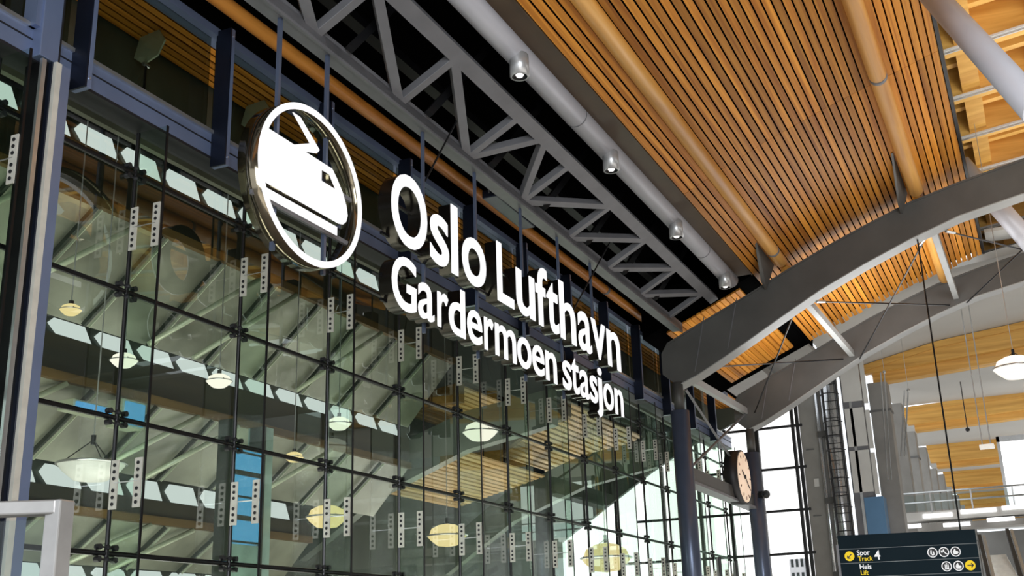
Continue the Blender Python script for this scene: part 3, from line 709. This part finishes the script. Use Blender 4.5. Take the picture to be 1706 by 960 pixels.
for i, (x, top, bot, dl, cz2) in enumerate(FB):
    t = thing('glulam_beam', (x, 5, bot[0][1]), 'yellow glulam beam under the white ceiling beyond the arches, %s from the front' % ORD[i], 'beam', 'glulam beams of the far hall')
    MB().prism([(x, *p) for p in top]+[(x, *p) for p in bot[::-1]], (.35, 0, 0)).build('beam_body', 'glulam', t)
    MB().prism([(x+.35, p[0]-.25, p[1]+.15) for p in bot]+[(x+.35, p[0]-.25, p[1]+dl) for p in bot[::-1]], (.6, 0, 0)).build('lower_lamella', 'glulam', t)
    MB().prism([(x-.06, *p) for p in top]+[(x-.06, p[0], p[1]-.24) for p in top[::-1]], (.06, 0, 0)).build('upper_lamella', 'glulam', t)
    tp = thing('concrete_pier', (x+.3, 5.1, F0), 'grey pier under a glulam beam in the far hall, %s from the front' % ORD[i], 'pier', 'piers of the far hall')
    MB().box((x+.1, 4.70, F0), (x+.95, 5.42, bot[0][1]-.36 if i == 0 else bot[0][1]-.3)).build('shaft', 'pier', tp, bevel=.02)
    MB().box((x+.07, 4.66, bot[0][1]-1.5), (x+.98, 5.46, bot[0][1]-1.42)).build('band', 'pierdk', tp)
    xn = FB[i+1][0] if i < len(FB)-1 else 110
    struct(MB().box((x+.36, -26, cz2), (xn-.01, 5.4, cz2+.1)).build('ceiling_bay_%d' % (i+1), 'ceil'), 'flat white ceiling bay behind a yellow beam, %s from the front' % ORD[i])
    if i: 
        tp = thing('concrete_pier', (x-4.5, 5.0, F0), 'grey pier midway between two far beams, %s from the front' % ORD[i-1], 'pier', 'piers of the far hall')
        MB().box((x-4.6, 4.66, F0), (x-3.9, 5.3, FB[i][2][0][1]+.15)).build('shaft', 'pier', tp, bevel=.02)
# bright end glazing beside the arches
struct(MB().prism([(44.3, 7.9, F0), (44.3, 18, F0), (44.3, 18, 4.25), (44.3, 14.07, 6.7), (44.3, 12.6, 7.5), (44.3, 10.5, 8.3), (44.3, 7.9, 8.9)], (.05, 0, 0)).build('window_60', 'daywin'), 'bright daylight end window')
fr = MB()
for y, zt in ((9.62, 8.6), (8.2, 8.9), (8.02, 8.9), (10.9, 8.1), (12.1, 7.7), (13.6, 6.9), (15.6, 5.7)): fr.box((44.1, y, F0), (44.28, y+.12, zt))
for z in (7.95, 6.35, 4.75, 3.15, 1.55, 0): fr.box((44.12, 7.9, z), (44.26, min(18, max(9.0, 20.5-z*1.2)), z+.09))
struct(fr.build('trim_6', 'ink'), 'dark mullions of the bright end window')
t = thing('building', (58, 9, F0), 'pale tower block seen faintly through the bright end window', 'building')
struct(MB().box((44.1, 9.72, F0), (44.3, 9.98, 8.9)).build('trim_7', 'arch'), 'dark post where facade and end window meet')
bb = MB().box((44.27, 8.35, F0), (44.29, 8.95, 3.0)).build('facade', 'neighbour', t)
wm = MB()
for z in range(9):
    for y in range(3): wm.box((44.25, 8.42+y*.18, F0+.3+z*.5), (44.27, 8.52+y*.18, F0+.6+z*.5))
wm.build('window_grid', 'signline', bb)
# pier, pipe, ladder, panels
def post(name, x, y0, y1, z0, z1, mat, label, cat, dx=.5, extra=None):
    t = thing(name, (x, (y0+y1)/2, z0), label, cat); MB().box((x, y0, z0), (x+dx, y1, z1)).build('shaft', mat, t, bevel=.01)
    for (a, b, c, d, m, nm) in (extra or []): MB().box((x-.04, a, c), (x, b, d)).build(nm, m, t)
    return t


post('wall_pier', 44.2, 7.35, 8.0, F0, 10.6, 'pier', 'tall grey pier right of the bright end window', 'pier', .6,
     [(7.55, 7.85, z, z+.04, 'pierdk', 'joint') for z in (2, 4.5, 7, 9)]+[(7.5, 7.68, 5.6, 5.9, 'panelwhite', 'junction_box')])
t = thing('drain_pipe', (43.9, 7.2, F0), 'chrome service pipe beside the tall grey pier', 'pipe')
for y, r in ((7.22, .07), (7.02, .05)): MB().cyl((43.9, y, F0), (43.9, y, 10.6), r, n=16).build('pipe', 'chrome', t, smooth=True)
MB().box((44.0, 6.4, F0), (44.1, 7.3, 10.6)).build('back_plate', 'pier', t)
for z in (2.2, 4.9, 7.4, 9.6): MB().box((43.8, 6.5, z), (44.0, 7.3, z+.22)).build('bracket', 'arch', t)
t = thing('vertical_duct', (43.6, 6.75, F0), 'large polished vertical duct behind the caged ladder', 'duct')
MB().cyl((43.7, 6.68, F0), (43.7, 6.68, 10.9), .27, n=28).build('duct_shell', 'chrome', t, smooth=True)
for z in (1, 3.1, 5.2, 7.3, 9.4): MB().cyl((43.7, 6.68, z), (43.7, 6.68, z+.05), .285, n=28).build('duct_joint', 'steel', t, smooth=True)
t = thing('caged_ladder', (43.2, 6.5, F0), 'black caged access ladder in front of the polished duct', 'ladder')
for y in (6.85, 6.35): MB().cyl((43.3, y, F0), (43.3, y, 10.9), .025, n=8).build('rail', 'ink', t)
z = F0+.3
while z < 10.7: MB().cyl((43.3, 6.35, z), (43.3, 6.85, z), .016, n=6).build('rung', 'ink', t); z += .32
cg = MB(); z = 1.5
while z < 10.6:
    pts = [Vector((43.3-.45*math.sin(a), 6.6+.34*math.cos(a), z)) for a in [math.pi*k/8 for k in range(9)]]
    for a, b in zip(pts, pts[1:]): cg.cyl(a, b, .02, n=5)
    z += 1.05
for a in (0.25*math.pi, .5*math.pi, .75*math.pi): cg.cyl((43.3-.45*math.sin(a), 6.6+.34*math.cos(a), 1.5), (43.3-.45*math.sin(a), 6.6+.34*math.cos(a), 10.6), .012, n=5)
cg.build('cage_hoops', 'ink', t)
t = thing('lift_shaft', (43.8, 5.8, F0), 'white panelled lift shaft with blue base right of the ladder', 'lift shaft')
MB().box((43.8, 5.55, 3.2), (44.6, 6.25, 10.8)).build('frame', 'steel', t)
for z0, z1 in ((8.6, 10.7), (6.9, 8.35), (5.2, 6.75)): MB().box((43.75, 5.5, z0), (43.82, 6.2, z1)).box((43.75, 5.3, z0-.12), (43.82, 5.46, z1-.12)).build('panel', 'panelwhite', t, 'white panel', bevel=.01)
MB().box((43.72, 5.2, F0), (44.6, 5.88, 5.0)).build('base', 'blue', t, 'blue panel')
MB().box((43.75, 5.9, F0), (44.4, 6.0, 8.6)).build('edge_strip', 'silver', t)
# suspended rods near the piers
for i, (px, y0, y1) in enumerate(((1473, 620, 800), (1513, 650, 760))):
    a = hit(px, y0, 0, 41.5); b = hit(px+12-18*i, y1, 0, 41.5)
    t = thing('strut_rod', b, ('pair of slim silver rods before the front far pier', 'pair of slim silver rods slanting by the second far pier')[i], 'rod')
    for d in (0, .12): MB().cyl(a+Vector((0, d, 0)), b+Vector((0, d, 0)), .025, n=8).build('rod', 'silver', t)
    MB().ball(a, .06, n=8).build('end_fitting', 'silver', t); MB().cyl(a, (a.x, a.y, 10.25+(5.4-min(a.y, 5.4))*.2), .008, n=6).build('wire', 'silver', t)
# balcony
t = thing('balcony', (48, 2, 4.1), 'white balcony walkway with glass railing beyond the far pier', 'balcony')
MB().box((48, -8, 4.42), (49.2, 5.6, 4.75)).build('deck_edge', 'panelwhite', t); MB().box((48.3, -8, 4.05), (49.3, 4.6, 4.3)).build('deck', 'wall', t)
for z in (5.50, 5.12): MB().cyl((48, -8, z), (48, 5.6, z), .035, n=10).build('rail', 'silver', t, smooth=True)
for k in range(9): MB().box((47.97, 5.4-1.5*k, 4.7), (48.03, 5.46-1.5*k, 5.5)).build('rail_post', 'silver', t)
MB().box((48.05, -8, 4.8), (48.07, 5.5, 5.42)).build('rail_glass', 'clear', t)
lt = thing('strip_light', (48, 3, 4.4), 'white strip lights glowing on the balcony edge', 'light')
for a, b, z in ((3.2, 4.3, 4.5), (1.6, 2.9, 4.56), (.2, 1.4, 4.6), (2.6, 3.6, 4.1), (1.0, 2.0, 4.18), (4.4, 5.2, 4.15)):
    m = MB(); m.box((47.93, a, z), (47.99, b, z+.16)); m.build('tube', 'daywin', lt, bevel=.02)
struct(MB().box((100, -8, F0), (100.2, 5.5, 8.0)).build('wall_far', 'wall'), 'grey wall at the far end beneath the beams')
# white screen at right edge
t = thing('bright_screen', (50, .6, 4.85), 'large bright white window panel at the right edge above the balcony', 'window')
MB().box((50, -2.5, 4.95), (50.1, 1.15, 7.5)).build('pane', 'daywin', t)
MB().box((49.95, 1.15, 4.85), (50.1, 1.27, 7.72)).box((49.95, -2.5, 7.5), (50.1, 1.27, 7.72)).build('frame', 'silver', t)
# linear light and pendant dome
t = thing('linear_lamp', (40, 1.34, 5.9), 'small white box lamp hung on two wires near the second beam', 'lamp')
MB().box((39.9, 1.1, 5.83), (40.2, 1.55, 5.97)).build('body', 'lampglass', t, bevel=.02)
for y in (1.2, 1.45): MB().cyl((40, y, 5.95), (40, y, 11.0), .018, n=6).build('wire', 'silver', t)
pp = hit(1692, 613, 0, 30)
pendant(30, pp.y, pp.z, .52, 'lampwhite', 'large white dome pendant lamp at the right edge below the arch', 13.0)
# cctv
for i, (px, py, X) in enumerate(((1537, 570, 44.8), (1612, 716, 50))):
    p = hit(px, py, 0, X); t = thing('security_camera', p, ('tiny black camera on the first yellow far beam', 'tiny camera under the white ceiling right of centre')[i], 'camera')
    MB().ball(p, .09, n=10).build('dome', 'ink', t); MB().cyl(p, (p.x, p.y, 10.14) if i else p+Vector((.25, 0, .1)), .02 if i else .05, n=10).build('mount', 'ink', t)

# ================================================================== DIRECTION SIGN
tl = hit(1395, 893, 0, 30.2); trr = hit(1624, 882, 0, 28.2); _r = ray(1395, 893); tl = _r*(trr.z/_r.z); d = (trr-tl); W = math.hypot(d.x, d.y); yaw = math.atan2(d.y, d.x)

ds = thing('direction_sign', (tl.x, tl.y, 1.0), 'dark hanging direction sign for track 4 and lift at lower right', 'sign')
ux = Vector((math.cos(yaw), math.sin(yaw), 0)); nn = Vector((ux.y, -ux.x, 0))
if nn.x > 0: nn = -nn          # toward the viewer
Ht = trr.z; rh = .315
S = lambda u, v, n=0: Vector((tl.x, tl.y, Ht))+ux*u+Vector((0, 0, v))+nn*n


def sbox(u0, u1, v0, v1, n0, n1):
    m = MB(); m.prism([S(u0, v0, n0), S(u1, v0, n0), S(u1, v1, n0), S(u0, v1, n0)], nn*(n1-n0)); return m


for k in range(4): sbox(0, W, -rh*(k+1)+.006, -rh*k, -.12, 0).build('board', 'signbd', ds, bevel=.004)
for k in range(1, 4): sbox(0, W, -rh*k-.004, -rh*k+.010, -.1, .004).build('joint_line', 'signline', ds)
sbox(-.05, 0, -1.0, -.2, -.10, -.02).build('side_bracket', 'steel', ds)


K = rh/.245


def stext(s, u, v, size, mat, name='lettering', bold=.012):
    cu = bpy.data.curves.new(name, 'FONT'); cu.body = s; cu.size = size*K; cu.offset = bold*size*.9*K; cu.extrude = .003
    ob = bpy.data.objects.new(name, cu); COL.objects.link(ob); dg = bpy.context.evaluated_depsgraph_get()
    me = bpy.data.meshes.new_from_object(ob.evaluated_get(dg)); bpy.data.objects.remove(ob); bpy.data.curves.remove(cu)
    o0 = WL[ds.name]
    for vv in me.vertices: vv.co = S(u+vv.co.x*.92, v+vv.co.y, .010+vv.co.z)+Vector((0, 0, ZO))-o0
    me.materials.clear(); me.materials.append(MT[mat]); o = bpy.data.objects.new(name, me); COL.objects.link(o); o.parent = ds; WL[o.name] = o0; o['label'] = 'lettering %s' % s; return o


def disc(u, v, r, mat, name, n0=.004, n1=.010, parent=None):
    m = MB(); r *= K; m.prism([S(u+r*math.cos(a), v+r*math.sin(a), n0) for a in [2*math.pi*i/28 for i in range(28)]], nn*(n1-n0)); return m.build(name, mat, ds if parent is None else parent)


def strokes(segs, u, v, wd, mat, parent, name='symbol', n=.022):
    m = MB()
    for a, b, c, e in segs: m.bar(S(u+a*K, v+b*K, n), S(u+c*K, v+e*K, n), wd*K, .006, tuple(nn))
    return m.build(name, mat, parent)


v1 = -rh*1.5; v2 = -rh*2.5
dd = disc(.072*W, v1, .084, 'yellow', 'arrow_disc')
strokes([(.035, .035, -.035, -.035), (-.038, -.035, .012, -.035), (-.035, -.038, -.035, .012)], .072*W, v1, .018, 'ink', dd, 'arrow')
stext('Spor', .128*W, v1+.010*K, .125, 'white'); stext('Track', .132*W, v1-.090*K, .115, 'yellow'); stext('4', .253*W, v1-.078*K, .23, 'white')
stext('Heis', .135*W, v2+.012*K, .125, 'white'); stext('Lift', .137*W, v2-.088*K, .115, 'yellow')


def icon(u, v, kind):
    o = disc(u, v, .086, 'white', 'pictogram'); disc(u, v, .070, 'ink', 'pictogram_field', .010, .014, o)
    if kind == 'train': sg = [(-.035, .018, .005, .012), (-.045, -.002, .035, -.004), (-.045, -.016, .045, -.018), (-.04, -.036, .03, -.038), (-.02, .02, -.005, .045)]; wd = .02
    elif kind == 'walk': sg = [(-.022, .045, -.022, -.03), (-.03, .02, -.03, -.03), (-.02, -.035, .01, -.045), (.015, .015, .02, -.03), (.0, -.04, .03, -.03)]; wd = .018
    elif kind == 'stairs': sg = [(-.05, .02, -.015, .02), (-.015, .02, .035, -.035), (.035, -.035, .055, -.035), (-.05, -.0, -.02, .0), (-.01, .045, .0, .02)]; wd = .017
    else: sg = [(-.025, -.045, -.025, .03), (.0, -.045, .0, .03), (.025, -.045, .025, .03), (-.035, -.045, .035, -.045), (-.012, .045, .012, .045)]; wd = .015
    strokes(sg, u, v, wd, 'white', o)


for u, k in ((.675, 'walk'), (.757, 'stairs'), (.840, 'train')): icon(u*W, v1, k)
for u, k in ((.762, 'lift'), (.846, 'train')): icon(u*W, v2, k)
dd = disc(.930*W, v2, .086, 'yellow', 'arrow_disc')
strokes([(-.05, 0, .045, 0), (.05, 0, .015, .035), (.05, 0, .015, -.035)], .930*W, v2, .018, 'ink', dd, 'arrow')
for i, u in enumerate((.9*W, .1*W)):
    p = S(u, 0, -.06)
    if i == 0: MB().cyl(p, (p.x, p.y, 9.55), .02, n=8).build('hanger_cable', 'black', ds)
# ================================================================== NEAR RAILING, MONITORS, ESCALATOR
def Pd(px, py, d): return ray(px, py)*d
t = thing('metal_rail_frame', (3.1, 3.2, -1.6), 'polished steel frame corner close by at lower left', 'railing')
a, b, c2 = Pd(-60, 862, 4), Pd(100, 846, 4), Pd(93, 1150, 4)
b = Vector((b.x, b.y, b.z)); c2 = Vector((b.x, b.y, F0)); a = Vector((a.x, a.y, b.z))
MB().bar(a, b, .075, .05).build('top_rail', 'rail', t, bevel=.006)
MB().box((b.x-.035, b.y-.035, F0), (b.x+.035, b.y+.035, b.z+.025)).build('corner_post', 'rail', t, bevel=.006)
MB().prism([a-Vector((0, 0, .04)), b-Vector((0, 0, .04)), Vector((b.x, b.y, F0+.1)), Vector((a.x, a.y, F0+.1))], (.008, .008, 0)).build('panel_glass', 'clear', t)
for i, (x, r) in enumerate(((31.0, .3), (32.8, -.2))):
    t = thing('monitor', (x, 8, 1.9), ('black monitor at the bottom right of the column, left one', 'black monitor below the clock, right one')[i], 'monitor')
    m = MB().bar((x-.45, 8, 1.95), (x+.45, 8.3, 1.95), .08, .6); m.build('case', 'ink', t, bevel=.02)
    MB().cyl((x, 8.12, 1.7), (x, 8.12, F0), .04, n=10).build('stand', 'black', t)
# escalator beside the direction sign
t = thing('escalator', (38, 0.5, F0), 'escalator with pale steps beyond the direction sign, bottom right corner', 'escalator')
for k, (pa, pb) in enumerate((((1632, 895), (1648, 965)), ((1678, 885), (1702, 965)))):
    a = hit(*pa, 0, 38); b = hit(*pb, 0, 34); MB().bar(a, b, .10, .16).build('handrail', 'ink', t); MB().bar(a+Vector((0, -.12, -.1)), b+Vector((0, -.12, -.1)), .08, .3).build('balustrade', 'silver', t)
a0 = hit(1655, 925, 0, 38); b0 = hit(1675, 965, 0, 34)
for k in range(10):
    p = a0.lerp(b0, k/9); MB().box((p.x, p.y-.35, p.z-.12), (p.x+.4, p.y+.35, p.z)).build('step', 'plate', t)
